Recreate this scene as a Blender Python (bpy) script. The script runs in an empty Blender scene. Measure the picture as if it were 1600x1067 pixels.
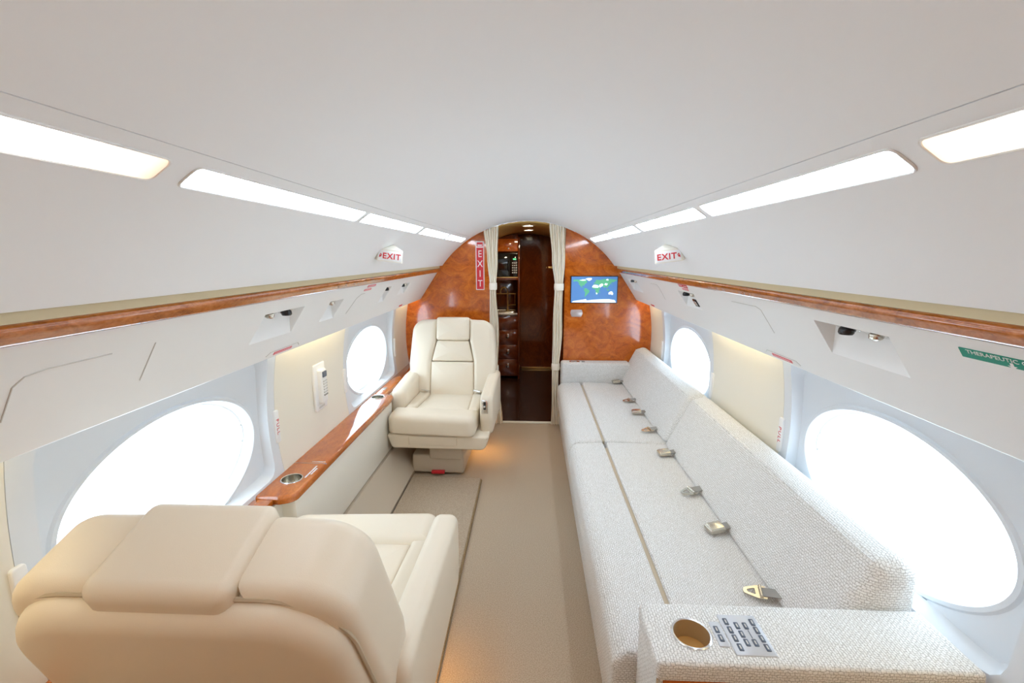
import bpy, bmesh, math, random
from mathutils import Vector, Matrix, noise
PI = math.pi
random.seed(4)
scn = bpy.context.scene
COL = scn.collection

# ------------------------------------------------------------------ camera, world, exposure
CAM_YAW, CAM_PITCH = math.radians(2.394), math.radians(10.723)
cd = bpy.data.cameras.new('camera'); cam = bpy.data.objects.new('camera', cd); COL.objects.link(cam)
cam.location = (0.03, 0, 1.52); cam.rotation_euler = (PI/2-CAM_PITCH, 0, CAM_YAW)
cd.sensor_width = 36; cd.lens = 705/1600*36; cd.clip_start = 0.02
scn.camera = cam
w = bpy.data.worlds.new('sky'); scn.world = w; w.use_nodes = True
bg = w.node_tree.nodes['Background']; bg.inputs[0].default_value = (0.69, 0.86, 1.0, 1); bg.inputs[1].default_value = 4.4
scn.view_settings.view_transform = 'Standard'; scn.view_settings.look = 'None'
scn.view_settings.gamma = 1; scn.view_settings.exposure = 0.62; scn.view_settings.use_curve_mapping = False
scn.cycles.max_bounces = 10; scn.cycles.diffuse_bounces = 8; scn.cycles.glossy_bounces = 3; scn.cycles.adaptive_threshold = .03; scn.cycles.transparent_max_bounces = 12
LAMP = 9.0          # radiance of the ceiling diffusers
COVE = 4.0          # radiance of the wall-wash strips

# ------------------------------------------------------------------ materials
MATS = {}
def nodes(name):
    m = bpy.data.materials.new(name); m.use_nodes = True; MATS[name] = m
    nt = m.node_tree; b = nt.nodes['Principled BSDF']
    return m, nt, b, nt.nodes.new, nt.links.new
def plain(name, col, rough=.5, metal=0, bump=0, bscale=400, coat=0, spec=.5):
    m, nt, b, N, L = nodes(name)
    b.inputs['Base Color'].default_value = (*col, 1); b.inputs['Roughness'].default_value = rough
    b.inputs['Metallic'].default_value = metal; b.inputs['Coat Weight'].default_value = coat
    b.inputs['Coat Roughness'].default_value = .05; b.inputs['Specular IOR Level'].default_value = spec
    tc = N('ShaderNodeTexCoord'); nz = N('ShaderNodeTexNoise')
    nz.inputs['Scale'].default_value = bscale if bump else 6; L(tc.outputs['Object'], nz.inputs['Vector'])
    if bump:
        bp = N('ShaderNodeBump'); bp.inputs['Strength'].default_value = bump; bp.inputs['Distance'].default_value = .002
        L(nz.outputs[0], bp.inputs['Height']); L(bp.outputs[0], b.inputs['Normal'])
    else:
        rp = N('ShaderNodeMapRange'); rp.inputs[3].default_value = max(0, rough-.04); rp.inputs[4].default_value = min(1, rough+.04)
        L(nz.outputs[0], rp.inputs[0]); L(rp.outputs[0], b.inputs['Roughness'])
    return m
def emit(name, col, st):
    m, nt, b, N, L = nodes(name)
    b.inputs['Base Color'].default_value = (*col, 1); b.inputs['Emission Color'].default_value = (*col, 1)
    b.inputs['Emission Strength'].default_value = st; b.inputs['Roughness'].default_value = .4
    return m
def wood(name, c0, c1, c2, scale=7, stretch=(1, 1, 1), rough=.12, coat=.6):
    m, nt, b, N, L = nodes(name)
    tc = N('ShaderNodeTexCoord'); mp = N('ShaderNodeMapping'); mp.inputs['Scale'].default_value = stretch
    L(tc.outputs['Object'], mp.inputs[0])
    n1 = N('ShaderNodeTexNoise'); n1.inputs['Scale'].default_value = scale; n1.inputs['Detail'].default_value = 8
    n1.inputs['Roughness'].default_value = .62; n1.inputs['Distortion'].default_value = 2.2; L(mp.outputs[0], n1.inputs['Vector'])
    n2 = N('ShaderNodeTexNoise'); n2.inputs['Scale'].default_value = scale*7; n2.inputs['Detail'].default_value = 4
    n2.inputs['Distortion'].default_value = 3; L(mp.outputs[0], n2.inputs['Vector'])
    mx = N('ShaderNodeMath'); mx.operation = 'MULTIPLY_ADD'; mx.inputs[1].default_value = .35; L(n2.outputs[0], mx.inputs[0])
    ml = N('ShaderNodeMath'); ml.operation = 'MULTIPLY'; ml.inputs[1].default_value = .7; L(n1.outputs[0], ml.inputs[0]); L(ml.outputs[0], mx.inputs[2])
    cr = N('ShaderNodeValToRGB'); e = cr.color_ramp.elements
    e[0].position = .36; e[0].color = (*c0, 1); e[1].position = .68; e[1].color = (*c2, 1)
    k = cr.color_ramp.elements.new(.52); k.color = (*c1, 1)
    L(mx.outputs[0], cr.inputs[0]); L(cr.outputs[0], b.inputs['Base Color'])
    b.inputs['Roughness'].default_value = rough; b.inputs['Coat Weight'].default_value = coat; b.inputs['Coat Roughness'].default_value = .04
    return m
def fabric(name, c_hi, c_lo, c_line):
    m, nt, b, N, L = nodes(name)
    tc = N('ShaderNodeTexCoord')
    nz = N('ShaderNodeTexNoise'); nz.inputs['Scale'].default_value = 75; nz.inputs['Detail'].default_value = 3
    L(tc.outputs['UV'], nz.inputs['Vector'])
    vm = N('ShaderNodeVectorMath'); vm.operation = 'MULTIPLY_ADD'; vm.inputs[1].default_value = (.011, .011, 0)
    L(nz.outputs['Color'], vm.inputs[0]); L(tc.outputs['UV'], vm.inputs[2])
    br = N('ShaderNodeTexBrick'); br.inputs['Scale'].default_value = 1
    br.inputs['Brick Width'].default_value = .0112; br.inputs['Row Height'].default_value = .0068
    br.inputs['Mortar Size'].default_value = .0009; br.inputs['Mortar Smooth'].default_value = .35; br.offset = .5
    br.inputs['Color1'].default_value = (*c_hi, 1); br.inputs['Color2'].default_value = (*c_lo, 1); br.inputs['Mortar'].default_value = (*c_line, 1)
    L(vm.outputs[0], br.inputs['Vector'])
    n2 = N('ShaderNodeTexNoise'); n2.inputs['Scale'].default_value = 420; n2.inputs['Detail'].default_value = 2; L(tc.outputs['UV'], n2.inputs['Vector'])
    mr = N('ShaderNodeMapRange'); mr.inputs[1].default_value = .3; mr.inputs[2].default_value = .7; mr.inputs[3].default_value = .8; mr.inputs[4].default_value = 1.12; L(n2.outputs[0], mr.inputs[0])
    mul = N('ShaderNodeVectorMath'); mul.operation = 'SCALE'; L(br.outputs['Color'], mul.inputs[0]); L(mr.outputs[0], mul.inputs['Scale'])
    L(mul.outputs[0], b.inputs['Base Color'])
    inv = N('ShaderNodeMath'); inv.operation = 'SUBTRACT'; inv.inputs[0].default_value = 1; L(br.outputs['Fac'], inv.inputs[1])
    bp = N('ShaderNodeBump'); bp.inputs['Strength'].default_value = .5; bp.inputs['Distance'].default_value = .002
    L(inv.outputs[0], bp.inputs['Height']); L(bp.outputs[0], b.inputs['Normal'])
    b.inputs['Roughness'].default_value = .95; b.inputs['Specular IOR Level'].default_value = .1; b.inputs['Sheen Weight'].default_value = .15
    return m
def carpet(name, c0, c1, sc=260):
    m, nt, b, N, L = nodes(name)
    tc = N('ShaderNodeTexCoord'); nz = N('ShaderNodeTexNoise'); nz.inputs['Scale'].default_value = sc; nz.inputs['Detail'].default_value = 3
    L(tc.outputs['Object'], nz.inputs['Vector'])
    cr = N('ShaderNodeValToRGB'); e = cr.color_ramp.elements
    e[0].position = .32; e[0].color = (*c0, 1); e[1].position = .68; e[1].color = (*c1, 1)
    L(nz.outputs[0], cr.inputs[0]); L(cr.outputs[0], b.inputs['Base Color'])
    bp = N('ShaderNodeBump'); bp.inputs['Strength'].default_value = .6; bp.inputs['Distance'].default_value = .004
    L(nz.outputs[0], bp.inputs['Height']); L(bp.outputs[0], b.inputs['Normal'])
    b.inputs['Roughness'].default_value = 1; b.inputs['Specular IOR Level'].default_value = .05
    return m
plain('ceiling', (.885, .90, .915), .55)
plain('plastic', (.85, .855, .85), .42)
plain('winwhite', (.70, .735, .775), .4)
plain('cream', (.80, .765, .67), .45)
plain('strip_tan', (.72, .62, .40), .6)  # cream surface with the recess shade put into its colour
plain('leather', (.775, .68, .54), .38, bump=.12, bscale=700)
plain('leather_edge', (.50, .42, .30), .5)
plain('leather_tan', (.50, .42, .32), .45, bump=.12, bscale=700)
plain('curtain', (.91, .86, .75), .85, bump=.2, bscale=900)
plain('chrome', (.75, .75, .75), .22, 1)
plain('nickel', (.62, .58, .50), .25, 1)
plain('brass', (.8, .55, .22), .3, 1)
plain('dark', (.015, .015, .017), .25)
plain('seam', (.30, .29, .27), .7)
plain('softseam', (.60, .59, .56), .7)
plain('black_glass', (.008, .008, .009), .06, coat=.5)
plain('red', (.60, .02, .03), .5)
plain('pinkred', (.75, .16, .20), .5)
plain('green', (.0, .27, .18), .5)
plain('white', (.85, .85, .85), .5)
plain('keyplate', (.60, .62, .66), .35, .3)
plain('key', (.09, .11, .15), .4)
plain('galley_tan', (.72, .48, .15), .5)
plain('cup_brown', (.62, .34, .10), .6)
plain('well_wall', (.50, .36, .20), .4, .35)
plain('plaque', (.55, .47, .45), .3, .4)
wood('burl', (.30, .050, .003), (.52, .115, .007), (.68, .19, .016), 7, (1, 1, 1.3))
wood('trimwood', (.22, .05, .008), (.44, .13, .020), (.58, .20, .045), 9, (1, .5, 1), .15)
wood('ledgewood', (.26, .055, .006), (.44, .11, .012), (.54, .16, .022), 5, (1, .45, 1), .1)
wood('galleywood', (.075, .013, .004), (.14, .026, .006), (.21, .044, .009), 4, (1, 1, .6), .08)
wood('galleyfloor', (.020, .008, .005), (.032, .012, .007), (.045, .018, .010), 5, (1, .4, 1), .2, .2)
fabric('weave', (.88, .875, .86), (.80, .785, .755), (.50, .48, .45))
carpet('carpet', (.36, .28, .20), (.56, .46, .35))
carpet('carpet_edge', (.22, .15, .08), (.36, .26, .15))
emit('lamp', (.86, .975, 1.10), LAMP)
emit('lamp_warm', (1.0, .72, .36), LAMP*.6)  # unseen panels behind the camera, tinted to turn the near seat golden
def lamp_end():
    # diffuser longer than its tube: the far end glows less and warmer
    m, nt, b, N, L = nodes('lamp_end')
    tc = N('ShaderNodeTexCoord'); sp = N('ShaderNodeSeparateXYZ'); L(tc.outputs['Object'], sp.inputs[0])
    mr = N('ShaderNodeMapRange'); mr.inputs[1].default_value = .20; mr.inputs[2].default_value = .40; L(sp.outputs['Y'], mr.inputs[0])
    cr = N('ShaderNodeValToRGB'); e = cr.color_ramp.elements
    e[0].position = 0; e[0].color = (1, 1, 1, 1); e[1].position = 1; e[1].color = (.035, .022, .014, 1)
    k = cr.color_ramp.elements.new(.45); k.color = (.2, .17, .13, 1)
    L(mr.outputs[0], cr.inputs[0]); L(cr.outputs[0], b.inputs['Emission Color'])
    b.inputs['Base Color'].default_value = (.75, .68, .6, 1); b.inputs['Emission Strength'].default_value = LAMP
lamp_end()
emit('covelamp', (1.0, .86, .55), COVE)
emit('warmlamp', (1.0, .55, .18), 85)
emit('downlamp', (1.0, .83, .56), 150)
emit('ocean', (.08, .21, .47), .42)
emit('land', (.10, .40, .22), .42)
emit('snow', (.85, .93, 1.0), .45)
emit('display', (.1, .6, .25), .8)
def pane_mat():
    m, nt, b, N, L = nodes('pane')
    nt.nodes.remove(b); out = nt.nodes['Material Output']
    t = N('ShaderNodeBsdfTransparent'); t.inputs[0].default_value = (.97, .985, 1, 1)
    g = N('ShaderNodeBsdfGlossy'); g.inputs['Roughness'].default_value = .02
    mx = N('ShaderNodeMixShader'); mx.inputs[0].default_value = .05
    L(t.outputs[0], mx.inputs[1]); L(g.outputs[0], mx.inputs[2]); L(mx.outputs[0], out.inputs[0])
pane_mat()
def M(n): return MATS[n]

# ------------------------------------------------------------------ builders
ORG = {}      # world (or local) origin of each parent
def props(o, label=None, cat=None, group=None, kind=None):
    if label: o['label'] = label
    if cat: o['category'] = cat
    if group: o['group'] = group
    if kind: o['kind'] = kind
    return o
def empty(name, loc, label=None, cat=None, group=None, kind=None, local=False):
    o = bpy.data.objects.new(name, None); COL.objects.link(o); o.location = loc; o.empty_display_size = .05
    ORG[o.name] = Vector((0, 0, 0)) if local else Vector(loc)
    return props(o, label, cat, group, kind)
def uvbox(bm):
    uv = bm.loops.layers.uv.verify()
    for f in bm.faces:
        n = f.normal; a = (abs(n.x), abs(n.y), abs(n.z)); k = a.index(max(a))
        for l in f.loops:
            c = l.vert.co
            l[uv].uv = ((c.y, c.z), (c.x, c.z), (c.y, c.x))[k]
def ob(name, bm, mat, parent=None, smooth=35, recalc=True, **kw):
    if recalc: bmesh.ops.recalc_face_normals(bm, faces=bm.faces)
    bm.normal_update(); uvbox(bm)
    if parent is None:
        xs = [v.co.x for v in bm.verts]; ys = [v.co.y for v in bm.verts]; zs = [v.co.z for v in bm.verts]
        org = Vector(((min(xs)+max(xs))/2, (min(ys)+max(ys))/2, min(zs)))
    else: org = ORG[parent.name]
    for v in bm.verts: v.co -= org
    me = bpy.data.meshes.new(name); bm.to_mesh(me); bm.free()
    me.materials.append(M(mat) if isinstance(mat, str) else mat)
    if smooth:
        me.shade_smooth()
        if smooth < 180: me.set_sharp_from_angle(angle=math.radians(smooth))
    o = bpy.data.objects.new(name, me); COL.objects.link(o)
    if parent is None: o.location = org
    else: o.parent = parent
    ORG[o.name] = org
    return props(o, **kw)
def mesh(name, vs, fs, mat, parent=None, **kw):
    bm = bmesh.new(); bv = [bm.verts.new(v) for v in vs]
    for f in fs:
        try: bm.faces.new([bv[i] for i in f])
        except ValueError: pass
    return ob(name, bm, mat, parent, **kw)
def add_box(bm, x0, x1, y0, y1, z0, z1, r=0, seg=2):
    t = bmesh.new(); bmesh.ops.create_cube(t, size=1)
    for v in t.verts: v.co = ((x0+x1)/2+v.co.x*(x1-x0), (y0+y1)/2+v.co.y*(y1-y0), (z0+z1)/2+v.co.z*(z1-z0))
    if r: bmesh.ops.bevel(t, geom=list(t.edges), offset=r, segments=seg, affect='EDGES', profile=.5)
    append(bm, t)
def append(bm, t):
    mp = {}
    for v in t.verts: mp[v] = bm.verts.new(v.co)
    for f in t.faces: bm.faces.new([mp[v] for v in f.verts])
    t.free()
def box(name, x0, x1, y0, y1, z0, z1, mat, parent=None, r=.002, seg=2, **kw):
    bm = bmesh.new(); add_box(bm, x0, x1, y0, y1, z0, z1, r, seg)
    return ob(name, bm, mat, parent, **kw)
class OL(list): pass          # outline that remembers its corners, so it can be inset cleanly
def _round(src, seg, rads, cnt):
    out = []; n = len(src)
    for i in range(n):
        p = src[i]; a = src[i-1]; b = src[(i+1) % n]; r = rads[i]
        d1 = (a-p).normalized(); d2 = (b-p).normalized(); ang = d1.angle(d2, PI)
        if r is None or ang > PI-.02: out.append(p); continue
        k = min(r/math.tan(ang/2), (a-p).length*.49, (b-p).length*.49); rr = k*math.tan(ang/2)
        c = p+(d1+d2).normalized()*(rr/math.sin(ang/2))
        s = p+d1*k-c; e = p+d2*k-c
        a0 = math.atan2(s.y, s.x); a1 = math.atan2(e.y, e.x); da = (a1-a0+PI) % (2*PI)-PI
        for j in range(seg+1): t = a0+da*j/seg; out.append(c+Vector((math.cos(t), math.sin(t)))*rr)
    if cnt:
        o2 = []
        for i, p in enumerate(out):
            q = out[(i+1) % len(out)]
            for k in range(cnt[i]): o2.append(p.lerp(q, k/cnt[i]))
        out = o2
    return out
def rpoly(pts, seg=6):
    """pts: (u, v, radius) -> rounded outline"""
    src = [Vector(p[:2]) for p in pts]; rads = [(p[2] if len(p) > 2 and p[2] > 0 else None) for p in pts]
    o = OL(_round(src, seg, rads, None)); o.src, o.seg, o.rads, o.cnt = src, seg, rads, None
    return o
def densify(pts, d):
    cnt = [max(1, int((pts[(i+1) % len(pts)]-p).length/d)) for i, p in enumerate(pts)]
    if isinstance(pts, OL):
        o = OL(_round(pts.src, pts.seg, pts.rads, cnt)); o.src, o.seg, o.rads, o.cnt = pts.src, pts.seg, pts.rads, cnt
        return o
    out = []
    for i, p in enumerate(pts):
        q = pts[(i+1) % len(pts)]
        for k in range(cnt[i]): out.append(p.lerp(q, k/cnt[i]))
    return out
def inset(pts, d):
    if isinstance(pts, OL):
        src = pts.src; n = len(src); base = _inset(src, d); rads = []
        area = sum(src[i-1].x*src[i].y-src[i].x*src[i-1].y for i in range(n))
        for i in range(n):
            r = pts.rads[i]
            if r is None: rads.append(None); continue
            e1 = src[i]-src[i-1]; e2 = src[(i+1) % n]-src[i]
            conv = (e1.x*e2.y-e1.y*e2.x)*area > 0
            rads.append(max(.0012, r-d if conv else r+d))
        return _round(base, pts.seg, rads, pts.cnt)
    return _inset(pts, d)
def _inset(pts, d):
    n = len(pts); out = []
    area = sum(pts[i-1].x*pts[i].y-pts[i].x*pts[i-1].y for i in range(n)); s = 1 if area > 0 else -1
    for i in range(n):
        e1 = pts[i]-pts[i-1]; e2 = pts[(i+1) % n]-pts[i]
        if e1.length < 1e-7: e1 = e2
        if e2.length < 1e-7: e2 = e1
        n1 = Vector((-e1.y, e1.x)).normalized()*s; n2 = Vector((-e2.y, e2.x)).normalized()*s
        m = n1+n2
        m = m/max(m.dot(m)/2, .5) if m.length > 1e-6 else n1
        out.append(pts[i]+m*d)
    return out
def slab(bm, outline, w0, w1, r0, r1, fr, dome=0, dome0=0, seg=4):
    """a pad: outline in (u,v), thickness w0..w1, edges rounded by r0 / r1, crowned by dome; fr maps (u,v,w) to xyz"""
    rings = []
    if r0 > 0:
        for k in range(seg+1):
            a = PI/2*k/seg; rings.append((inset(outline, r0*(1-math.sin(a))), w0+r0*(1-math.cos(a))))
    else: rings.append((outline, w0))
    if r1 > 0:
        for k in range(seg+1):
            a = PI/2*k/seg; rings.append((inset(outline, r1*(1-math.cos(a))), w1-r1*(1-math.sin(a))))
    else: rings.append((outline, w1))
    vr = [[bm.verts.new(fr(p.x, p.y, ww)) for p in pts] for pts, ww in rings]
    n = len(outline)
    def join(a, b):
        for i in range(n): bm.faces.new((a[i], a[(i+1) % n], b[(i+1) % n], b[i]))
    for a, b in zip(vr, vr[1:]): join(a, b)
    for end, dm, ww in ((0, dome0, w0), (-1, dome, w1)):
        pts = rings[end][0]; last = vr[end]; sg = 1 if end else -1
        if dm == 0: bm.faces.new(last if end else last[::-1]); continue
        c = sum(pts, Vector((0, 0)))/n
        for s in (.85, .65, .4, .18):
            nw = [bm.verts.new(fr(*(c+(p-c)*s), ww+sg*dm*(1-s*s))) for p in pts]; join(last, nw); last = nw
        cv = bm.verts.new(fr(c.x, c.y, ww+sg*dm))
        for i in range(n): bm.faces.new((last[i], last[(i+1) % n], cv))
def pad(name, outline, w0, w1, r0, r1, fr, mat, parent=None, dome=0, dome0=0, smooth=50, seg=4, **kw):
    bm = bmesh.new(); slab(bm, outline, w0, w1, r0, r1, fr, dome, dome0, seg)
    return ob(name, bm, mat, parent, smooth=smooth, **kw)
def pierced(name, outline, z0, z1, r0, r1, holes, mat, parent, seg=3):
    """a horizontal slab whose top is open at round holes (x, y, radius)"""
    bm = bmesh.new(); slab(bm, outline, z0, z1, r0, r1, lambda a, b, c: Vector((a, b, c)), seg=seg)
    ft = max((f for f in bm.faces if len(f.verts) > 8), key=lambda f: f.calc_center_median().z)
    loop = list(ft.verts); nc = len(loop); bmesh.ops.delete(bm, geom=[ft], context='FACES_ONLY')
    ed = [bm.edges.get((loop[i], loop[(i+1) % nc])) for i in range(nc)]
    for (x, y, r) in holes:
        c = [bm.verts.new((x+r*math.cos(2*PI*k/32), y+r*math.sin(2*PI*k/32), z1)) for k in range(32)]
        ed += [bm.edges.new((c[i], c[(i+1) % 32])) for i in range(32)]
    bmesh.ops.triangle_fill(bm, use_beauty=True, edges=ed)
    return ob(name, bm, mat, parent, smooth=40)
def cup_well(c, r, depth, parent, ring='chrome', wall='nickel', base='nickel'):
    x, y, z = c
    h = lathe('cup_holder', [(r*1.0, -.001), (r*1.0, .003), (r*1.08, .004), (r*1.13, .002), (r*1.13, .0), (r*1.0, -.001)][:5], c, ring, parent, n=40)
    bm = bmesh.new(); n = 40
    R1 = [bm.verts.new((x+r*math.cos(2*PI*k/n), y+r*math.sin(2*PI*k/n), z+.002)) for k in range(n)]
    R2 = [bm.verts.new((x+r*.96*math.cos(2*PI*k/n), y+r*.96*math.sin(2*PI*k/n), z-depth)) for k in range(n)]
    for k in range(n): bm.faces.new((R1[k], R2[k], R2[(k+1) % n], R1[(k+1) % n]))
    ob('well_wall', bm, wall, h, smooth=60, recalc=False)
    lathe('well_floor', [(r*.96, -depth), (r*.96, -depth+.001), (0, -depth+.001)], c, base, h, n=40)
    return h
def add_tube(bm, pts, r, sides=8, closed=False, cap=True):
    pts = [Vector(p) for p in pts]; n = len(pts); rings = []
    up = Vector((0, 0, 1))
    for i, p in enumerate(pts):
        a = pts[i-1] if (i or closed) else p; b = pts[(i+1) % n] if (i < n-1 or closed) else p
        t = (b-a).normalized(); u = up if abs(t.dot(up)) < .95 else Vector((1, 0, 0))
        x = t.cross(u).normalized(); y = x.cross(t)
        rr = r[i] if isinstance(r, (list, tuple)) else r
        rings.append([bm.verts.new(p+(x*math.cos(2*PI*k/sides)+y*math.sin(2*PI*k/sides))*rr) for k in range(sides)])
    for i in range(n if closed else n-1):
        A = rings[i]; B = rings[(i+1) % n]
        for k in range(sides): bm.faces.new((A[k], A[(k+1) % sides], B[(k+1) % sides], B[k]))
    if cap and not closed: bm.faces.new(rings[0]); bm.faces.new(rings[-1])
def tube(name, pts, r, mat, parent=None, sides=8, closed=False, **kw):
    bm = bmesh.new(); add_tube(bm, pts, r, sides, closed); return ob(name, bm, mat, parent, smooth=60, **kw)
def lathe(name, prof, c, mat, parent=None, axis='z', n=28, **kw):
    """prof: (radius, height) list"""
    bm = bmesh.new(); c = Vector(c); rings = []
    for (r, h) in prof:
        ring = []
        for k in range(n):
            a = 2*PI*k/n; p = (r*math.cos(a), r*math.sin(a), h)
            if axis == 'y': p = (p[0], h, p[1])
            if axis == 'x': p = (h, p[0], p[1])
            ring.append(bm.verts.new(c+Vector(p)))
        rings.append(ring)
    for A, B in zip(rings, rings[1:]):
        for k in range(n): bm.faces.new((A[k], A[(k+1) % n], B[(k+1) % n], B[k]))
    for ring, p in ((rings[0], prof[0]), (rings[-1], prof[-1])):
        if p[0] > 1e-5 and not (name == 'cup_holder'): bm.faces.new(ring)
    return ob(name, bm, mat, parent, smooth=40, **kw)
def frame(o, u, v):
    o, u, v = Vector(o), Vector(u).normalized(), Vector(v).normalized(); n = u.cross(v).normalized(); v = n.cross(u)
    return lambda a, b, c: o+u*a+v*b+n*c
def text(name, s, size, mat, parent, fr, thick=.0004, spacing=1, sx=1, bold=0, **kw):
    cu = bpy.data.curves.new('t', 'FONT'); cu.body = s; cu.size = size; cu.align_x = 'CENTER'; cu.align_y = 'CENTER'
    cu.extrude = thick; cu.resolution_u = 2; cu.space_character = spacing; cu.offset = bold
    o = bpy.data.objects.new('t', cu); COL.objects.link(o)
    dg = bpy.context.evaluated_depsgraph_get(); me = bpy.data.meshes.new_from_object(o.evaluated_get(dg))
    bm = bmesh.new(); bm.from_mesh(me)
    for v in bm.verts: v.co = fr(v.co.x*sx, v.co.y, v.co.z)
    bpy.data.objects.remove(o); bpy.data.curves.remove(cu); bpy.data.meshes.remove(me)
    return ob(name, bm, mat, parent, smooth=0, **kw)
def rrect(a0, a1, b0, b1, r, seg=5):
    return rpoly([(a0, b0, r), (a1, b0, r), (a1, b1, r), (a0, b1, r)], seg)

# ------------------------------------------------------------------ cabin section
YB, YR = 3.984, -1.35          # bulkhead, rear wall
RC, ZC = .928, .888            # ceiling circle
def arc_z(x): return ZC+math.sqrt(RC*RC-x*x)
def xw(z):                     # side wall half width at a height
    t = (z-.80)/.35
    return 1.098-.042*t*t if z > .8 else 1.098-.03*((.8-z)/.3)**2
WC = [3.11, 1.345] # window centres along the cabin
WH = .51
# floor
box('floor', -1.12, 1.12, YR, YB, -.05, 0, 'carpet', r=0, kind='structure', label='beige cut-pile carpet along the cabin aisle')
# unseen outer shell, added to keep daylight out except at the windows
def skin(name, prof, y0, y1):
    vs = [(x, y, z) for y in (y0, y1) for x, z in prof]; n = len(prof)
    return mesh(name, vs, [(i, i+1, n+i+1, n+i) for i in range(n-1)], 'cream', kind='structure', smooth=30)
top = [(-1.17, 1.11)]+[(1.17*math.cos(a), 1.11+.9*math.sin(a)) for a in [PI-PI*k/24 for k in range(1, 24)]]+[(1.17, 1.11)]
skin('wall_outer', top, YR-.05, 6.2)
skin('wall_outer_lower', [(-1.17, .60), (-1.17, -.08), (1.17, -.08), (1.17, .60)], YR-.05, 6.2)
box('wall_rear', -1.2, 1.2, YR-.06, YR, -.05, 2.0, 'burl', r=0, kind='structure')  # unseen end of the cabin, burl chosen to bounce warm light
# ceiling centre
def arcpatch(name, x0, x1, y0, y1, mat, parent=None, th=.012, n=24, **kw):
    vs = []; fs = []
    for y in (y0, y1):
        for off in (0, th):
            for k in range(n+1):
                x = x0+(x1-x0)*k/n; a = math.atan2(arc_z(x)-ZC, x)
                vs.append(((RC+off)*math.cos(a), y, ZC+(RC+off)*math.sin(a)))
    m = n+1
    for k in range(n):
        fs += [(k, k+1, 2*m+k+1, 2*m+k), (m+k, m+k+1, 3*m+k+1, 3*m+k), (k, k+1, m+k+1, m+k), (2*m+k, 2*m+k+1, 3*m+k+1, 3*m+k)]
    fs += [(0, m, 3*m, 2*m), (n, m+n, 3*m+n, 2*m+n)]
    return mesh(name, vs, fs, mat, parent, smooth=30, **kw)
ceil = arcpatch('ceiling', -.487, .487, YR, YB, 'ceiling', kind='structure', label='smooth white arched ceiling panel over the aisle')
for s in (-1, 1):
    for y0, y1 in ((YR, YB),):
        a, b = sorted((s*.4885, s*.748)); arcpatch('ceiling_side_panel', a, b, y0, y1, 'ceiling', ceil, n=10)
    for y0, y1 in ((YR, YB),):
        a, b = sorted((s*.47, s*.51)); p = arcpatch('seam_backing', a, b, y0, y1, 'seam', ceil, n=4, th=.004)
        for v in p.data.vertices: v.co.z += .014
# ceiling lights
def ceiling_light(s, y0, y1, label, mat='lamp'):
    x = s*.532; a = math.atan2(arc_z(x)-ZC, x)
    o = Vector((x, (y0+y1)/2, arc_z(x))); out = Vector((math.cos(a), 0, math.sin(a)))
    u = Vector((0, 1, 0)); v = Vector((-math.sin(a), 0, math.cos(a)))*(1 if s > 0 else -1)
    base = empty('ceiling_light', o, label, 'light', 'ceiling light panels')
    h = (y1-y0)/2
    fr = lambda A, B, Cc: o+u*A+v*B-out*Cc
    pad('diffuser', rrect(-h, h, -.0235, .0235, .012), -.004, .002, 0, .001, fr, mat, base, seg=1)
    bm = bmesh.new(); add_tube(bm, [fr(p.x, p.y, .001) for p in rrect(-h-.002, h+.002, -.0255, .0255, .013)], .0022, 6, True)
    ob('frame', bm, 'plastic', base)
Ls = [('third', 'second'), ]
names = {0: 'nearest', 1: 'second', 2: 'third', 3: 'fourth', 4: 'fifth, smallest looking'}
for i, (y0, y1) in enumerate([(-.09, .697), (.752, 1.511), (1.544, 2.306), (2.362, 3.04), (3.095, 3.80)]):
    ceiling_light(-1, y0, y1, '%s glowing light panel from the camera in the left ceiling row' % names[i], 'lamp' if i else 'lamp_end')
for i, (y0, y1) in enumerate([(-.13, .622), (.664, 1.369), (1.41, 2.173), (2.228, 2.945), (3.0, 3.81)]):
    ceiling_light(1, y0, y1, '%s glowing light panel from the camera in the right ceiling row' % names[i], 'lamp' if i else 'lamp_end')
for s, n in ((-1, 'left'), (1, 'right')):
    for y0, y1, q in ((-.96, -.19, 'just behind'),):
        ceiling_light(s, y0, y1, 'glowing light panel %s the camera in the %s ceiling row' % (q, n), 'lamp_warm')

# ------------------------------------------------------------------ side walls, windows, trim
def strip(bm, prof, y0, y1):
    A = [bm.verts.new((x, y0, z)) for x, z in prof]; B = [bm.verts.new((x, y1, z)) for x, z in prof]
    for i in range(len(prof)-1): bm.faces.new((A[i], A[i+1], B[i+1], B[i]))
def extr(name, prof, y0, y1, mat, parent=None, smooth=40, **kw):
    bm = bmesh.new(); A = [bm.verts.new((x, y0, z)) for x, z in prof]; B = [bm.verts.new((x, y1, z)) for x, z in prof]; n = len(prof)
    for i in range(n): bm.faces.new((A[i], A[(i+1) % n], B[(i+1) % n], B[i]))
    bm.faces.new(A); bm.faces.new(B)
    return ob(name, bm, mat, parent, smooth=smooth, **kw)
ZW0, ZW1 = .545, 1.165
zs = [ZW0+(ZW1-ZW0)*k/12 for k in range(13)]
def ellipse(a, b, n=96): return [Vector((a*math.cos(2*PI*k/n), b*math.sin(2*PI*k/n))) for k in range(n)]
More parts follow.
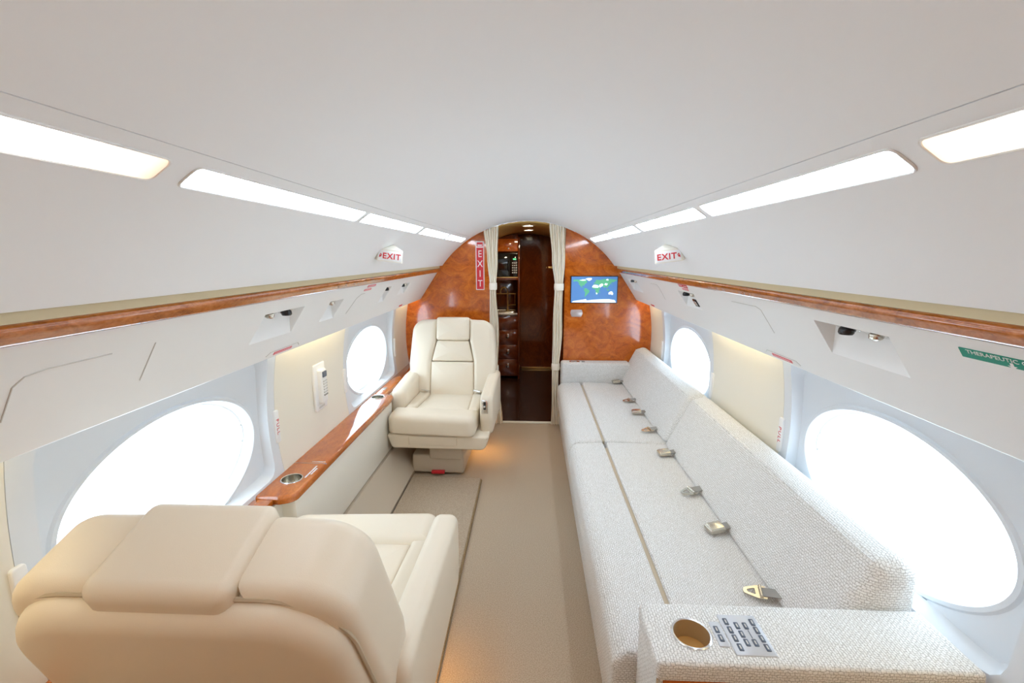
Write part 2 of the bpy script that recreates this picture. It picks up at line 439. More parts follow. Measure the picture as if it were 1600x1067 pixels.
def ringrect(h0, h1, v0, v1, r, n=96):
    """rounded rect sampled by angle so that it lofts to the ellipse"""
    pts = densify(rrect(h0, h1, v0, v1, r, 8), .004); c = Vector(((h0+h1)/2, (v0+v1)/2)); out = []
    for k in range(n):
        d = Vector((math.cos(2*PI*k/n)*.375, math.sin(2*PI*k/n)*.215)).normalized()
        out.append(max(pts, key=lambda p: (p).normalized().dot(d) if p.length > 1e-6 else -2))
    if r < .01:
        for q in (Vector((h0, v0)), Vector((h1, v0)), Vector((h1, v1)), Vector((h0, v1))):
            k = min(range(n), key=lambda i: (out[i]-q).length); out[k] = q
    return out
for s, side in ((-1, 'left'), (1, 'right')):
    wl = empty('wall_'+side, (s*1.09, 0, 0), 'cream curved side wall of the cabin on the %s' % side, kind='structure')
    ed = sorted([c+d for c in WC for d in (-WH, WH)]); ed = [YR]+[e for e in ed if e > YR]+[YB]
    if ed[1] < -2.5: pass
    segs = []
    cs = sorted(WC); prev = YR
    for c in cs:
        if c-WH > prev+.02: segs.append((prev, c-WH))
        prev = c+WH
    segs.append((prev, YB))
    for y0, y1 in segs:
        pr = [(s*xw(z), z) for z in zs]+[(s*(xw(z)+.03), z) for z in reversed(zs)]
        extr('wall_panel', pr, y0+.0015, y1-.0015, 'cream', wl)
        extr('joint_backing', [(s*1.13, ZW0), (s*1.15, ZW0), (s*1.15, ZW1), (s*1.13, ZW1)], y0-.03, y0+.03, 'seam', wl)
        if y1 < YB-.01: extr('joint_backing', [(s*1.13, ZW0), (s*1.15, ZW0), (s*1.15, ZW1), (s*1.13, ZW1)], y1-.03, y1+.03, 'seam', wl)
    for wi, c in enumerate(WC):
        num = wi*2+(1 if s < 0 else 2)
        wn = empty('window_%d' % num, (s*1.11, c, .80), 'oval cabin window in a white recessed surround, %s %s' % (
            ['far', 'near', 'behind the camera', 'rearmost'][wi], side), kind='structure')
        zc = .80
        loops = [ringrect(-WH, WH, ZW0-zc, ZW1-zc, .004), ringrect(-WH, WH, ZW0-zc, ZW1-zc, .004), ringrect(-.455, .455, .572-zc, 1.125-zc, .055), ringrect(-.44, .44, .59-zc, 1.10-zc, .05),
                 ellipse(.420, .242), ellipse(.413, .236), ellipse(.400, .226), ellipse(.393, .220), ellipse(.387, .215)]
        dep = [.07, 0, 0, .032, .036, .030, .030, .042, .085]
        bm = bmesh.new(); R_ = []
        for lp, d in zip(loops, dep):
            R_.append([bm.verts.new((s*(xw(zc+p.y)*(1 if d < .03 else .5)+(0 if d < .03 else 1.098*.5)+d), c+p.x, zc+p.y)) for p in lp])
        for A, B in zip(R_, R_[1:]):
            for k in range(96):
                q = [A[k], A[(k+1) % 96], B[(k+1) % 96], B[k]]
                q = [v for i, v in enumerate(q) if all((v.co-u.co).length > 1e-7 for u in q[:i])]
                if len(q) >= 3: bm.faces.new(q)
        ob('window_surround', bm, 'winwhite', wn, smooth=40)
        bm = bmesh.new(); add_tube(bm, [(s*(1.098+.075), c+p.x, zc+p.y) for p in ellipse(.389, .217)], .007, 6, True)
        ob('window_seal', bm, 'plastic', wn)
        bm = bmesh.new(); bm.faces.new([bm.verts.new((s*(1.098+.084), c+p.x, zc+p.y)) for p in ellipse(.391, .219)])
        ob('pane', bm, 'pane', wn, smooth=0)
        # latch covers on the joints of the surround
        for yy, zl, zh in ((c+WH, .70, .85), (c-WH, .70, .85)):
            lw = .016
            pl = rrect(-lw, lw, 0, zh-zl, .008)
            fr = frame((s*(xw(.78)), yy, zl), (0, -s, 0), (0, 0, 1))
            lt = pad('latch_cover', pl, -.004, .009, 0, .003, fr, 'plastic', wn, seg=2)
            if wi == 1 and yy > c:
                text('pull_lettering', 'PULL', .028, 'red', wn, frame((s*(xw(.78)-.0095), yy, (zl+zh)/2), (0, 0, -1), (0, -s, 0)), spacing=1.25)
    # recess strip, shade put into its tan colour, and wood moulding
    n = 1 if s < 0 else 2
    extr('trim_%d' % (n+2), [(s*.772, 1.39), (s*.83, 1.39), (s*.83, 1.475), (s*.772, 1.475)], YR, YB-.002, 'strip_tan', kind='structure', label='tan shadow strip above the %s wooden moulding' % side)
    pr = [(.80, 1.4165), (.772, 1.4165), (.766, 1.413), (.763, 1.407), (.764, 1.400), (.769, 1.395), (.773, 1.388), (.781, 1.381), (.80, 1.379)]
    extr('trim_%d' % n, [(s*x, z) for x, z in pr], YR, YB-.003, 'trimwood', kind='structure', label='long glossy burl moulding above the %s service panel' % side)

# ------------------------------------------------------------------ overhead service panels
def T(s, y, t, off=0):
    return Vector((s*(.79+.155*t)-s*.832*off, y, 1.385-.233*t-.554*off))
def psu(s, pockets, label):
    bm = bmesh.new(); ys = sorted({YR, YB-.004}|{y for p in pockets for y in p[:2]})
    def quad(*ps): bm.faces.new([bm.verts.new(p) for p in ps])
    for y0, y1 in zip(ys, ys[1:]):
        pk = [p for p in pockets if abs(p[0]-y0) < 1e-6]
        if pk:
            _, _, t0, t1 = pk[0]
            quad(T(s, y0, 0), T(s, y1, 0), T(s, y1, t0), T(s, y0, t0))
            quad(T(s, y0, t1), T(s, y1, t1), T(s, y1, 1), T(s, y0, 1))
            d = Vector((s*.062, 0, .006))
            a0, a1, b0, b1 = T(s, y0, t0), T(s, y1, t0), T(s, y0, t1), T(s, y1, t1)
            quad(a0, a1, a1+d, a0+d); quad(a0+d, a1+d, b1, b0)
            bm.faces.new([bm.verts.new(p) for p in (a0, a0+d, b0)]); bm.faces.new([bm.verts.new(p) for p in (a1, a1+d, b1)])
        else: quad(T(s, y0, 0), T(s, y1, 0), T(s, y1, 1), T(s, y0, 1))
        # rounded lower lip and return to the wall
        pr = [T(s, 0, 1), Vector((s*.949, 0, 1.145)), Vector((s*.956, 0, 1.141)), Vector((s*.965, 0, 1.141)), Vector((s*.975, 0, 1.150)), Vector((s*.975, 0, 1.19)), Vector((s*1.08, 0, 1.19))]
        for a, b in zip(pr, pr[1:]): quad((a.x, y0, a.z), (a.x, y1, a.z), (b.x, y1, b.z), (b.x, y0, b.z))
    bmesh.ops.remove_doubles(bm, verts=bm.verts, dist=1e-5)
    root = empty('overhead_service_panel', (s*.87, .68, 1.141), label, 'panel', 'overhead service panels')
    ob('panel_body', bm, 'plastic', root, smooth=25)
    # closing cap against the bulkhead
    return root
def line(root, s, pts, wd=.003, mat='softseam', name='hatch_seam'):
    bm = bmesh.new()
    for (y0, t0), (y1, t1) in zip(pts, pts[1:]):
        add_tube(bm, [T(s, y0, t0, .0003), T(s, y1, t1, .0003)], wd/2, 5)
    ob(name, bm, mat, root, smooth=0)
def sfr(s, y, t, off=.0):
    # u along the cabin reading left to right for a viewer in the aisle, v up the slope
    return frame(T(s, y, t, off), (0, -s, 0), T(s, 0, 0)-T(s, 0, 1))
def placard(root, s, y0, y1, t0, t1, mat, rows=0, name='placard'):
    f = sfr(s, (y0+y1)/2, (t0+t1)/2); a = abs(y1-y0)/2; b = abs(t1-t0)*.28/2
    p = pad(name, rrect(-a, a, -b, b, .001, 2), 0, .0012, 0, 0, f, mat, root, seg=1)
    bm = bmesh.new()
    for r in range(rows):
        v = b*(1-2*(r+1)/(rows+1))*1.0; x = -a*.85
        while x < a*.8:
            l = random.uniform(.004, .010); q = [f(x, v-b*.22/rows, .0016), f(min(x+l, a*.85), v-b*.22/rows, .0016), f(min(x+l, a*.85), v+b*.22/rows, .0016), f(x, v+b*.22/rows, .0016)]
            bm.faces.new([bm.verts.new(c) for c in q]); x += l+.003
    if rows: ob('print', bm, 'white', p, smooth=0)
    else: bm.free()
    return p
def fixture(root, s, y, t, kind):
    """reading lamp or air outlet hanging from the pocket's top plate"""
    o = T(s, y, t)+Vector((s*.022, 0, 0))
    fr = frame(o+Vector((0, 0, -.004)), (0, 1, 0), (s*.87, 0, -.5))
    bm = bmesh.new(); slab(bm, [Vector((.042*math.cos(a), .017*math.sin(a))) for a in [2*PI*k/20 for k in range(20)]], -.003, .003, 0, .001, fr, seg=1)
    o1 = ob('bezel', bm, 'chrome', root)
    if kind == 'lamp':
        lathe('reading_lamp', [(.014, 0), (.017, -.004), (.018, -.014), (.015, -.019), (.011, -.019), (.010, -.014)], o+Vector((0, .006, -.004)), 'dark', root, n=18)
    else:
        lathe('air_outlet', [(.013, 0), (.015, -.004), (.014, -.012), (.008, -.016), (.006, -.010)], o+Vector((0, 0, -.004)), 'nickel', root, n=18)
PKL = [(1.41, 1.67, .22, .65), (1.90, 2.04, .25, .63), (2.65, 2.745, .2, .6), (3.0, 3.17, .2, .53)]
PKR = [(1.01, 1.278, .17, .57), (2.24, 2.48, .2, .55), (3.46, 3.77, .2, .59)]
pl = psu(-1, PKL, 'white sloping service panel with reading lamps along the left wall')
pr_ = psu(1, PKR, 'white sloping service panel with green oxygen placard along the right wall')
for y, k in ((1.47, 'air'), (1.57, 'lamp')): fixture(pl, -1, y, .22, k)
fixture(pl, -1, 1.955, .25, 'air'); fixture(pl, -1, 2.69, .2, 'lamp'); fixture(pl, -1, 3.04, .2, 'lamp'); fixture(pl, -1, 3.11, .2, 'air')
for y, k in ((1.17, 'lamp'), (1.075, 'air')): fixture(pr_, 1, y, .17, k)
fixture(pr_, 1, 2.40, .2, 'lamp'); fixture(pr_, 1, 2.31, .2, 'air'); fixture(pr_, 1, 3.66, .2, 'lamp'); fixture(pr_, 1, 3.56, .2, 'air')
line(pl, -1, [(.706, .64), (.699, .36), (.712, .29), (.745, .267), (.873, .266)])
line(pl, -1, [(.982, .257), (.992, .657)])
line(pl, -1, [(2.186, .624), (2.215, .30), (2.25, .235), (2.297, .227)])
line(pl, -1, [(1.58, .985), (1.60, .93), (1.80, .93), (1.82, .985)])
line(pr_, 1, [(1.80, .168), (1.605, .163), (1.58, .20), (1.577, .543)])
line(pr_, 1, [(3.02, .174), (2.88, .176), (2.86, .22), (2.886, .579)])
line(pr_, 1, [(1.52, .985), (1.535, .93), (1.73, .93), (1.75, .985)])
placard(pl, -1, 1.63, 1.76, .955, 1.0, 'pinkred', 1)
placard(pl, -1, 2.28, 2.40, .05, .10, 'pinkred', 1); placard(pl, -1, 2.26, 2.36, .13, .17, 'pinkred', 1)
placard(pl, -1, 3.28, 3.36, .95, 1.0, 'red', 0)
placard(pr_, 1, 1.57, 1.70, .955, 1.0, 'pinkred', 1)
placard(pr_, 1, 2.335, 2.40, .015, .085, 'red', 1); placard(pr_, 1, 2.27, 2.33, .025, .095, 'red', 1); placard(pr_, 1, 2.28, 2.37, .11, .15, 'pinkred', 1)
placard(pr_, 1, 3.36, 3.45, .95, 1.0, 'red', 0)
g = placard(pr_, 1, .66, .838, .115, .19, 'green', 0, name='oxygen_placard')
text('oxygen_lettering', 'THERAPEUTIC OXYGEN', .0115, 'white', g, sfr(1, .749, .138, .0014), sx=1.22)
f = sfr(1, .749, .172, .0016)
bm = bmesh.new(); bm.faces.new([bm.verts.new(f(*p, 0)) for p in ((-.003, .005), (-.003, -.001), (-.008, -.001), (0, -.007), (.008, -.001), (.003, -.001), (.003, .005))]); ob('oxygen_arrow', bm, 'white', g, smooth=0)
# small dark switch plate
f = sfr(1, 2.276, .40); sw = pad('switch_plate', rrect(-.024, .024, -.022, .022, .006), 0, .004, 0, .001, f, 'dark', pr_, seg=1)
for a in (-.009, .009): pad('switch_button', rrect(a-.006, a+.006, -.010, .010, .003), .004, .007, 0, .001, f, 'chrome', sw, seg=1)
# cove lamps that wash the wall below each service panel
for s, side in ((-1, 'left'), (1, 'right')):
    for y0, y1, q in ((YR+.02, .78, 'beside the camera'), (1.90, 2.55, 'between the two windows'), (3.67, YB-.02, 'next to the bulkhead')):
        extr('cove_light', [(s*.982, 1.176), (s*1.04, 1.176), (s*1.04, 1.186), (s*.982, 1.186)], y0, y1, 'covelamp', label='warm strip light hidden under the %s service panel, %s' % (side, q), cat='light', group='cove lights')

# ------------------------------------------------------------------ exit signs on the ceiling
def exit_sign(s, label, arrow_left):
    root = empty('exit_sign', (s*.67, 2.3, 1.48), label, 'sign', 'lit exit signs')
    c = Vector((s*.614, 2.075 if s < 0 else 1.985, 1.519))
    nrm = Vector((-s*.25, -.93, .10)).normalized(); u = nrm.cross(Vector((0, 0, 1))).normalized()*-1
    u = Vector((0, 0, 1)).cross(nrm).normalized(); v = nrm.cross(u)
    # viewer sees u to the right
    tilt = -.13*s
    u2 = u*math.cos(tilt)-v*math.sin(tilt)*1; v2 = v*math.cos(tilt)+u*math.sin(tilt)
    fr = frame(c, u2, v2)
    pad('sign_face', rrect(-.052, .052, -.022, .022, .003), -.003, .002, 0, .001, fr, 'white', root, seg=1)
    q = [fr(a, b, -.001) for a, b in ((-.056, -.026), (.056, -.026), (.054, .030), (-.054, .030))]
    back = []; D = Vector((s*.62, .72, .30)).normalized()
    for p in q:
        p = p.copy()
        for _ in range(400):
            if math.hypot(p.x, p.z-ZC) > RC+.002: break
            p += D*.002
        back.append(p)
    mesh('sign_housing', q+back, [(0, 1, 2, 3), (0, 1, 5, 4), (1, 2, 6, 5), (2, 3, 7, 6), (3, 0, 4, 7), (4, 5, 6, 7)], 'cream', root, smooth=0)
    text('exit_lettering', 'EXIT', .036, 'red', root, frame(fr(.006*(1 if arrow_left else -1), -.002, .0025), u2, v2), spacing=1.12, bold=.0009)
    k = -1 if arrow_left else 1
    bm = bmesh.new(); bm.faces.new([bm.verts.new(fr(k*a, b, .0026)) for a, b in ((.046, .006), (.043, .009), (.036, .002), (.039, -.001))])
    bm.faces.new([bm.verts.new(fr(k*a, b, .0026)) for a, b in ((.049, -.010), (.047, .004), (.037, -.004))])
    ob('arrow', bm, 'red', root, smooth=0)
exit_sign(-1, 'red and white lit exit sign on the left of the ceiling', True)
exit_sign(1, 'red and white lit exit sign on the right of the ceiling', False)

# ------------------------------------------------------------------ front bulkhead
def bulk_outline(s):
    pts = [(s*.325, 0)]
    if True:
        xs = [.325+(.745-.325)*k/14 for k in range(15)]
        pts += [(s*x, arc_z(x)+.004) for x in xs]
        pts += [(s*.80, 1.42), (s*.80, 1.39), (s*.96, 1.19), (s*1.06, 1.17)]
        pts += [(s*(xw(z)+.004), z) for z in (1.1, 1.0, .9, .8, .7, .6, .56)]
        pts += [(s*1.07, .3), (s*1.05, 0)]
    return pts
for s, side in ((-1, 'left'), (1, 'right')):
    o = bulk_outline(s); bm = bmesh.new()
    A = [bm.verts.new((x, YB, z)) for x, z in o]; B = [bm.verts.new((x, YB+.035, z)) for x, z in o]; n = len(o)
    bm.faces.new(A); bm.faces.new(B)
    for i in range(n): bm.faces.new((A[i], A[(i+1) % n], B[(i+1) % n], B[i]))
    ob('wall_front_'+side, bm, 'burl', kind='structure', label='glossy orange burl bulkhead %s of the doorway' % side)
# vertical exit placard
root = empty('exit_placard', (-.416, YB, 1.226), 'tall red placard reading EXIT on the burl bulkhead', 'sign')
fr = frame((-.416, YB, 1.436), (1, 0, 0), (0, 0, 1))
pad('placard_border', rrect(-.037, .037, -.21, .21, .004), 0, .004, 0, .001, fr, 'white', root, seg=1)
pad('placard_face', rrect(-.030, .030, -.203, .155, .002), .003, .005, 0, 0, fr, 'red', root, seg=1)
pad('placard_symbol', rrect(-.026, .026, .165, .201, .002), .003, .005, 0, 0, fr, 'red', root, seg=1)
pad('symbol_bar', rrect(-.020, .020, .170, .182, .001), .004, .006, 0, 0, fr, 'white', root, seg=1)
for i, ch in enumerate('EXIT'): text('letter', ch, .082, 'white', root, frame((-.416, YB-.0054, 1.436+.10-.085*i), (1, 0, 0), (0, 0, 1)), sx=.85)
# map screen
root = empty('map_screen', (.58, YB, 1.118), 'flat screen showing a blue world map on the burl bulkhead', 'screen')
fr = frame((.58, YB, 1.232), (1, 0, 0), (0, 0, 1))
pad('bezel', rrect(-.205, .205, -.119, .119, .004), 0, .010, 0, .002, fr, 'dark', root, seg=2)
pad('display', rrect(-.198, .198, -.112, .112, .001), .008, .0112, 0, 0, fr, 'ocean', root, seg=1)
LAND = [
 ([(-168, 66), (-156, 71), (-128, 70), (-95, 72), (-80, 73), (-62, 66), (-56, 52), (-66, 44), (-75, 38), (-81, 26), (-90, 30), (-97, 26), (-97, 18), (-88, 16), (-83, 9), (-80, 8), (-86, 12), (-96, 15), (-106, 21), (-113, 30), (-122, 37), (-124, 48), (-134, 58), (-150, 60), (-165, 55)], 'land'),
 ([(-72, 77), (-50, 82), (-22, 82), (-20, 72), (-42, 60), (-52, 66)], 'snow'),
 ([(-120, 66), (-95, 72), (-72, 72), (-66, 64), (-95, 62)], 'snow'),
 ([(-78, 9), (-62, 11), (-50, 1), (-35, -7), (-40, -20), (-54, -34), (-64, -42), (-70, -54), (-74, -44), (-71, -18), (-81, -5)], 'land'),
 ([(-17, 15), (-16, 24), (-6, 36), (10, 37), (32, 31), (43, 12), (51, 11), (40, -6), (38, -20), (26, -34), (18, -34), (12, -16), (9, 4), (-8, 5)], 'land'),
 ([(-16, 16), (-15, 24), (-5, 34), (10, 35), (31, 30), (37, 19), (30, 13), (5, 14)], 'snow'),
 ([(13, -22), (24, -20), (28, -30), (19, -34)], 'snow'),
 ([(-9, 38), (-2, 43), (-4, 48), (8, 54), (11, 58), (6, 62), (20, 70), (40, 67), (70, 73), (105, 77), (140, 73), (178, 69), (178, 64), (160, 60), (156, 52), (142, 54), (130, 42), (122, 38), (121, 29), (108, 20), (104, 9), (98, 14), (90, 22), (80, 10), (73, 20), (62, 25), (52, 18), (44, 13), (36, 28), (36, 36), (27, 37), (22, 38), (14, 40), (4, 43)], 'land'),
 ([(36, 30), (46, 14), (58, 22), (66, 26), (72, 38), (60, 44), (46, 38)], 'snow'),
 ([(78, 34), (98, 30), (108, 42), (86, 46)], 'snow'),
 ([(92, 66), (112, 64), (108, 76), (96, 75)], 'snow'),
 ([(114, -22), (130, -12), (142, -11), (153, -26), (148, -38), (132, -32), (116, -34)], 'snow'),
 ([(95, 5), (105, -6), (118, -8), (119, 5), (108, 2)], 'land'),
 ([(44, -14), (50, -15), (46, -25)], 'land'),
 ([(130, 33), (141, 42), (141, 36)], 'land'),
 ([(-165, -80), (-100, -72), (-62, -66), (-58, -76), (0, -70), (60, -67), (120, -66), (165, -72), (178, -90), (-178, -90)], 'snow'),
]
for i, (pts, mt) in enumerate(LAND):
    P = [Vector((lo/180*.196, la/90*.111)) for lo, la in pts]
    d = .0116 if mt == 'land' else .0120
    bm = bmesh.new(); bm.faces.new([bm.verts.new(fr(p.x, p.y, d)) for p in P]); ob('map_land', bm, mt, root, smooth=0)
# small pale plaque
bmo = rpoly([(-.05, 0, .01), (-.04, -.032, .008), (.045, -.034, .008), (.058, 0, .012), (.05, .03, .008), (-.045, .03, .008)], 3)
pad('plaque', bmo, 0, .004, 0, .001, frame((.43, YB, 1.025), (1, 0, 0), (0, 0, 1)), 'plaque', label='small pale metal plaque below the map screen', cat='plaque', seg=1)

# ------------------------------------------------------------------ curtains
def interp(tab, z):
    for (a, va), (b, vb) in zip(tab, tab[1:]):
        if a <= z <= b:
            t = (z-a)/(b-a); t = t*t*(3-2*t); return va+(vb-va)*t
    return tab[0][1] if z < tab[0][0] else tab[-1][1]
def curtain(name, left, right, ties, ztop, label, ph):
    root = empty(name, ((left[0][1]+right[0][1])/2, 3.93, 0.004), label, 'curtain', 'tied-back doorway curtains')
    bm = bmesh.new(); NU, NV = 72, 70; rows = []
    for j in range(NV+1):
        row = []
        for i in range(NU+1):
            u = i/NU; z0 = .006; zt = ztop(u); z = z0+(zt-z0)*j/NV
            l, r = interp(left, z), interp(right, z); x = l+(r-l)*u; wd = r-l
            amp = .010+.05*max(0, wd-.05)
            pinch = min([1]+[abs(z-t)/.16+.25 for t in ties]); amp *= min(1, pinch)
            y = 3.93+amp*math.sin(u*PI*13+ph+.5*math.sin(z*2.2))+.004*noise.noise((u*6, z*3, ph))
            row.append(bm.verts.new((x+.003*math.sin(z*9+u*20), y, z)))
        rows.append(row)
    for A, B in zip(rows, rows[1:]):
        for i in range(NU): bm.faces.new((A[i], A[i+1], B[i+1], B[i]))
    ob('drape', bm, 'curtain', root, smooth=180, recalc=False)
    for t in ties:
        l, r = interp(left, t)-.006, interp(right, t)+.006; c = (l+r)/2; h = (r-l)/2
        pts = [(h*math.cos(a), .026*math.sin(a)) for a in [2*PI*k/24 for k in range(24)]]
        bm = bmesh.new(); R0 = []
        for z, k in ((t-.030, .97), (t-.025, 1.03), (t, 1.06), (t+.025, 1.03), (t+.030, .97)):
            R0.append([bm.verts.new((c+x*k, 3.93+y*k, z)) for x, y in pts])
        for A, B in zip(R0, R0[1:]):
            for k in range(24): bm.faces.new((A[k], A[(k+1) % 24], B[(k+1) % 24], B[k]))
        ob('tieback', bm, 'curtain', root, smooth=180)
curtain('curtain', [(0, -.345), (.53, -.316), (.9, -.335), (1.26, -.325), (1.5, -.35), (1.8, -.385)], [(0, -.222), (.53, -.262), (.9, -.25), (1.26, -.272), (1.5, -.26), (1.8, -.245)],
        (.53, 1.262), lambda u: arc_z(-.385+.14*u)-.008, 'cream pleated curtain tied back left of the doorway', .3)
curtain('curtain', [(0, .222), (.53, .226), (.9, .222), (1.26, .238), (1.5, .205), (1.8, .182)], [(0, .292), (.53, .284), (.9, .305), (1.26, .305), (1.5, .315), (1.8, .318)],
        (.55, 1.258), lambda u: arc_z(.182+.135*u)-.008, 'cream pleated curtain tied back right of the doorway', 1.7)
arcpatch('curtain_rail', -.40, .40, 3.922, 3.938, 'plastic', th=.004, label='slim white curtain track across the doorway arch', cat='rail')
for v in bpy.data.objects['curtain_rail'].data.vertices: v.co.z -= .006

# ------------------------------------------------------------------ galley beyond the doorway
YG, YD, YE = 5.50, 6.05, 6.12
box('floor_galley', -1.1, 1.1, YB+.004, YE, -.05, 0, 'galleyfloor', r=0, kind='structure', label='dark glossy wooden galley floor')
box('threshold', -.33, .33, YB-.028, YB+.012, 0, .010, 'cream', r=.003, label='cream metal threshold strip in the doorway', cat='threshold')
g1 = arcpatch('ceiling_galley', -.90, .90, YB+.03, YE, 'galley_tan', kind='structure', label='tan arched ceiling of the galley')
for v in g1.data.vertices: v.co.z -= .012
box('wall_galley_right', .52, .55, YB+.036, YE, 0, 1.75, 'galleywood', r=0, kind='structure')
box('wall_galley_left', -.93, -.90, YB+.036, YE, 0, 1.75, 'galleywood', r=0, kind='structure')
box('wall_galley_end', -1.1, 1.1, YD+.03, YE, 0, 1.9, 'galleywood', r=0, kind='structure')
# door with latch
d = empty('door_1', (.20, YD, 0), 'tall dark glossy wooden door at the end of the galley', kind='structure')
o = [(-.095, 0), (.50, 0)]+[(x, arc_z(x)-.016) for x in [.50-.595*k/12 for k in range(13)]]
bm = bmesh.new(); A = [bm.verts.new((x, YD, z)) for x, z in o]; B = [bm.verts.new((x, YD+.029, z)) for x, z in o]; bm.faces.new(A); bm.faces.new(B)
for i in range(len(o)): bm.faces.new((A[i], A[(i+1) % len(o)], B[(i+1) % len(o)], B[i]))
ob('door_leaf', bm, 'galleywood', d)
box('door_latch', .255, .335, YD-.012, YD, 1.355, 1.385, 'brass', d, r=.004)
box('latch_knob', .228, .242, YD-.012, YD, 1.36, 1.38, 'brass', d, r=.004)
box('sill', -.095, .50, YD-.03, YD, 0, .022, 'brass', d, r=.003)
# galley cabinet: open unit with niches
XL, XR = -.899, -.107
cab = empty('galley_cabinet', (-.5, YG, 0), 'tall dark glossy wooden galley cabinet with drawers and open niches', 'cabinet')
box('side_panel', XR-.022, XR, YG, YD-.002, 0, 1.74, 'galleywood', cab)
box('side_panel', XL, XL+.022, YG, YD-.002, 0, 1.40, 'galleywood', cab)
box('back_panel', XL+.022, XR-.022, YD-.022, YD-.002, .03, 1.50, 'galleywood', cab)
box('carcass', XL+.022, XR-.022, YG+.02, YD-.022, .03, .80, 'galleywood', cab)
box('shelf', XL+.022, XR-.022, YG, YD-.022, 1.235, 1.262, 'galleywood', cab)
box('shelf_edge', XL+.022, XR-.022, YG-.006, YG, 1.262, 1.270, 'brass', cab, r=.001)
up = [(XL+.022, 1.57), (XR-.022, 1.57)]+[(x, arc_z(x)-.02) for x in [XR-.022-.5*k/8 for k in range(9)]]+[(-.75, 1.57)][:0]
bm = bmesh.new(); up = [(-.629, 1.57), (XR-.022, 1.57)]+[(x, arc_z(x)-.02) for x in [XR-.022-.5*k/8 for k in range(9)]]
A = [bm.verts.new((x, YG+.012, z)) for x, z in up]; B = [bm.verts.new((x, YD-.022, z)) for x, z in up]; bm.faces.new(A); bm.faces.new(B)
for i in range(len(up)): bm.faces.new((A[i], A[(i+1) % len(up)], B[(i+1) % len(up)], B[i]))
ob('upper_cupboard', bm, 'galleywood', cab)
dr = box('cupboard_door', -.60, XR-.026, YG-.004, YG+.012, 1.575, 1.72, 'burl', cab)
box('cupboard_latch', -.255, -.235, YG-.010, YG-.004, 1.60, 1.615, 'chrome', dr)
for z0, z1, zl in ((.625, .79, None), (.44, .62, .546), (.255, .435, .351), (.04, .25, .171)):
    dw = box('drawer', XL+.026, XR-.026, YG, YG+.02, z0, z1, 'galleywood', cab, r=.003)
    if zl:
        h = box('drawer_latch', -.276, -.236, YG-.008, YG, zl-.028, zl+.028, 'chrome', dw, r=.004)
ct = box('galley_counter', XL+.022, XR-.022, YG-.012, YD-.024, .802, .836, 'nickel', r=.006, label='brushed metal galley counter with a shallow sink', cat='counter')
sk = empty('galley_sink', (-.29, YG+.10, .836), 'low chrome sink rim set on the galley counter', 'sink')
bm = bmesh.new(); add_tube(bm, [(p.x, p.y, .842) for p in rrect(-.42, -.15, YG+.02, YG+.24, .04)], .007, 8, True); ob('rim', bm, 'chrome', sk)
pad('basin', rrect(-.415, -.155, YG+.025, YG+.235, .04), .836, .839, 0, 0, lambda a, b, c: Vector((a, b, c)), 'nickel', sk, seg=1)
fc = empty('galley_faucet', (-.275, YG+.16, .836), 'brass gooseneck faucet over the galley sink', 'faucet')
fx, fy = -.262, YG+.20
lathe('faucet_base', [(.024, .003), (.024, .016), (.014, .022), (.013, .05)], (fx, fy, .836), 'brass', fc, n=18)
tube('spout', [(fx, fy, .86), (fx, fy, 1.08)]+[(fx-.045+.045*math.cos(a), fy-.02*math.sin(a), 1.08+.055*math.sin(a)) for a in [PI*k/8 for k in range(1, 9)]]+[(fx-.09, fy, 1.05)], .010, 'brass', fc)
tube('lever', [(fx, fy, .90), (fx+.03, fy-.02, .915), (fx+.10, fy-.04, .918)], .007, 'brass', fc)
tube('cross_bar', [(-.40, fy-.01, 1.055), (-.16, fy-.01, 1.055)], .006, 'brass', fc); tube('filter_tap', [(-.17, fy-.01, 1.055), (-.17, fy-.01, .93)], .004, 'brass', fc)
# microwave
mw = empty('microwave', (-.40, YG, 1.272), 'black built-in microwave in the galley cabinet niche', 'microwave')
box('case', -.66, XR-.026, YG+.012, YD-.03, 1.272, 1.555, 'dark', mw, r=.004)
md = box('door', -.655, -.225, YG-.002, YG+.012, 1.278, 1.55, 'black_glass', mw, r=.004)
tube('handle', [(-.242, YG-.002, 1.34), (-.242, YG-.024, 1.35), (-.242, YG-.024, 1.45), (-.242, YG-.002, 1.46)], .006, 'dark', md)
cp = box('control_panel', -.222, XR-.028, YG-.002, YG+.012, 1.278, 1.55, 'black_glass', mw, r=.003)
box('clock', -.188, -.150, YG-.004, YG-.002, 1.475, 1.492, 'display', cp, r=.0005)
for r in range(5):
    for c in range(3): box('key', -.200+.022*c, -.184+.022*c, YG-.004, YG-.002, 1.315+.029*r, 1.330+.029*r, 'keyplate', cp, r=.001)
# downlights
for i, (yy, q) in enumerate(((4.35, 'nearer'), (5.05, 'farther'))):
    x = .0; z = arc_z(0)-.012
    dl = empty('downlight', (x, yy, z), '%s of the two small round downlights in the galley ceiling' % q, 'light', 'galley downlights')
    lathe('trim_ring', [(.036, 0), (.058, -.001), (.060, -.006), (.046, -.009), (.040, -.004)], (x, yy, z), 'plastic', dl)
    lathe('lamp', [(.042, -.003), (.042, -.005), (.0, -.006)], (x, yy, z), 'downlamp', dl)

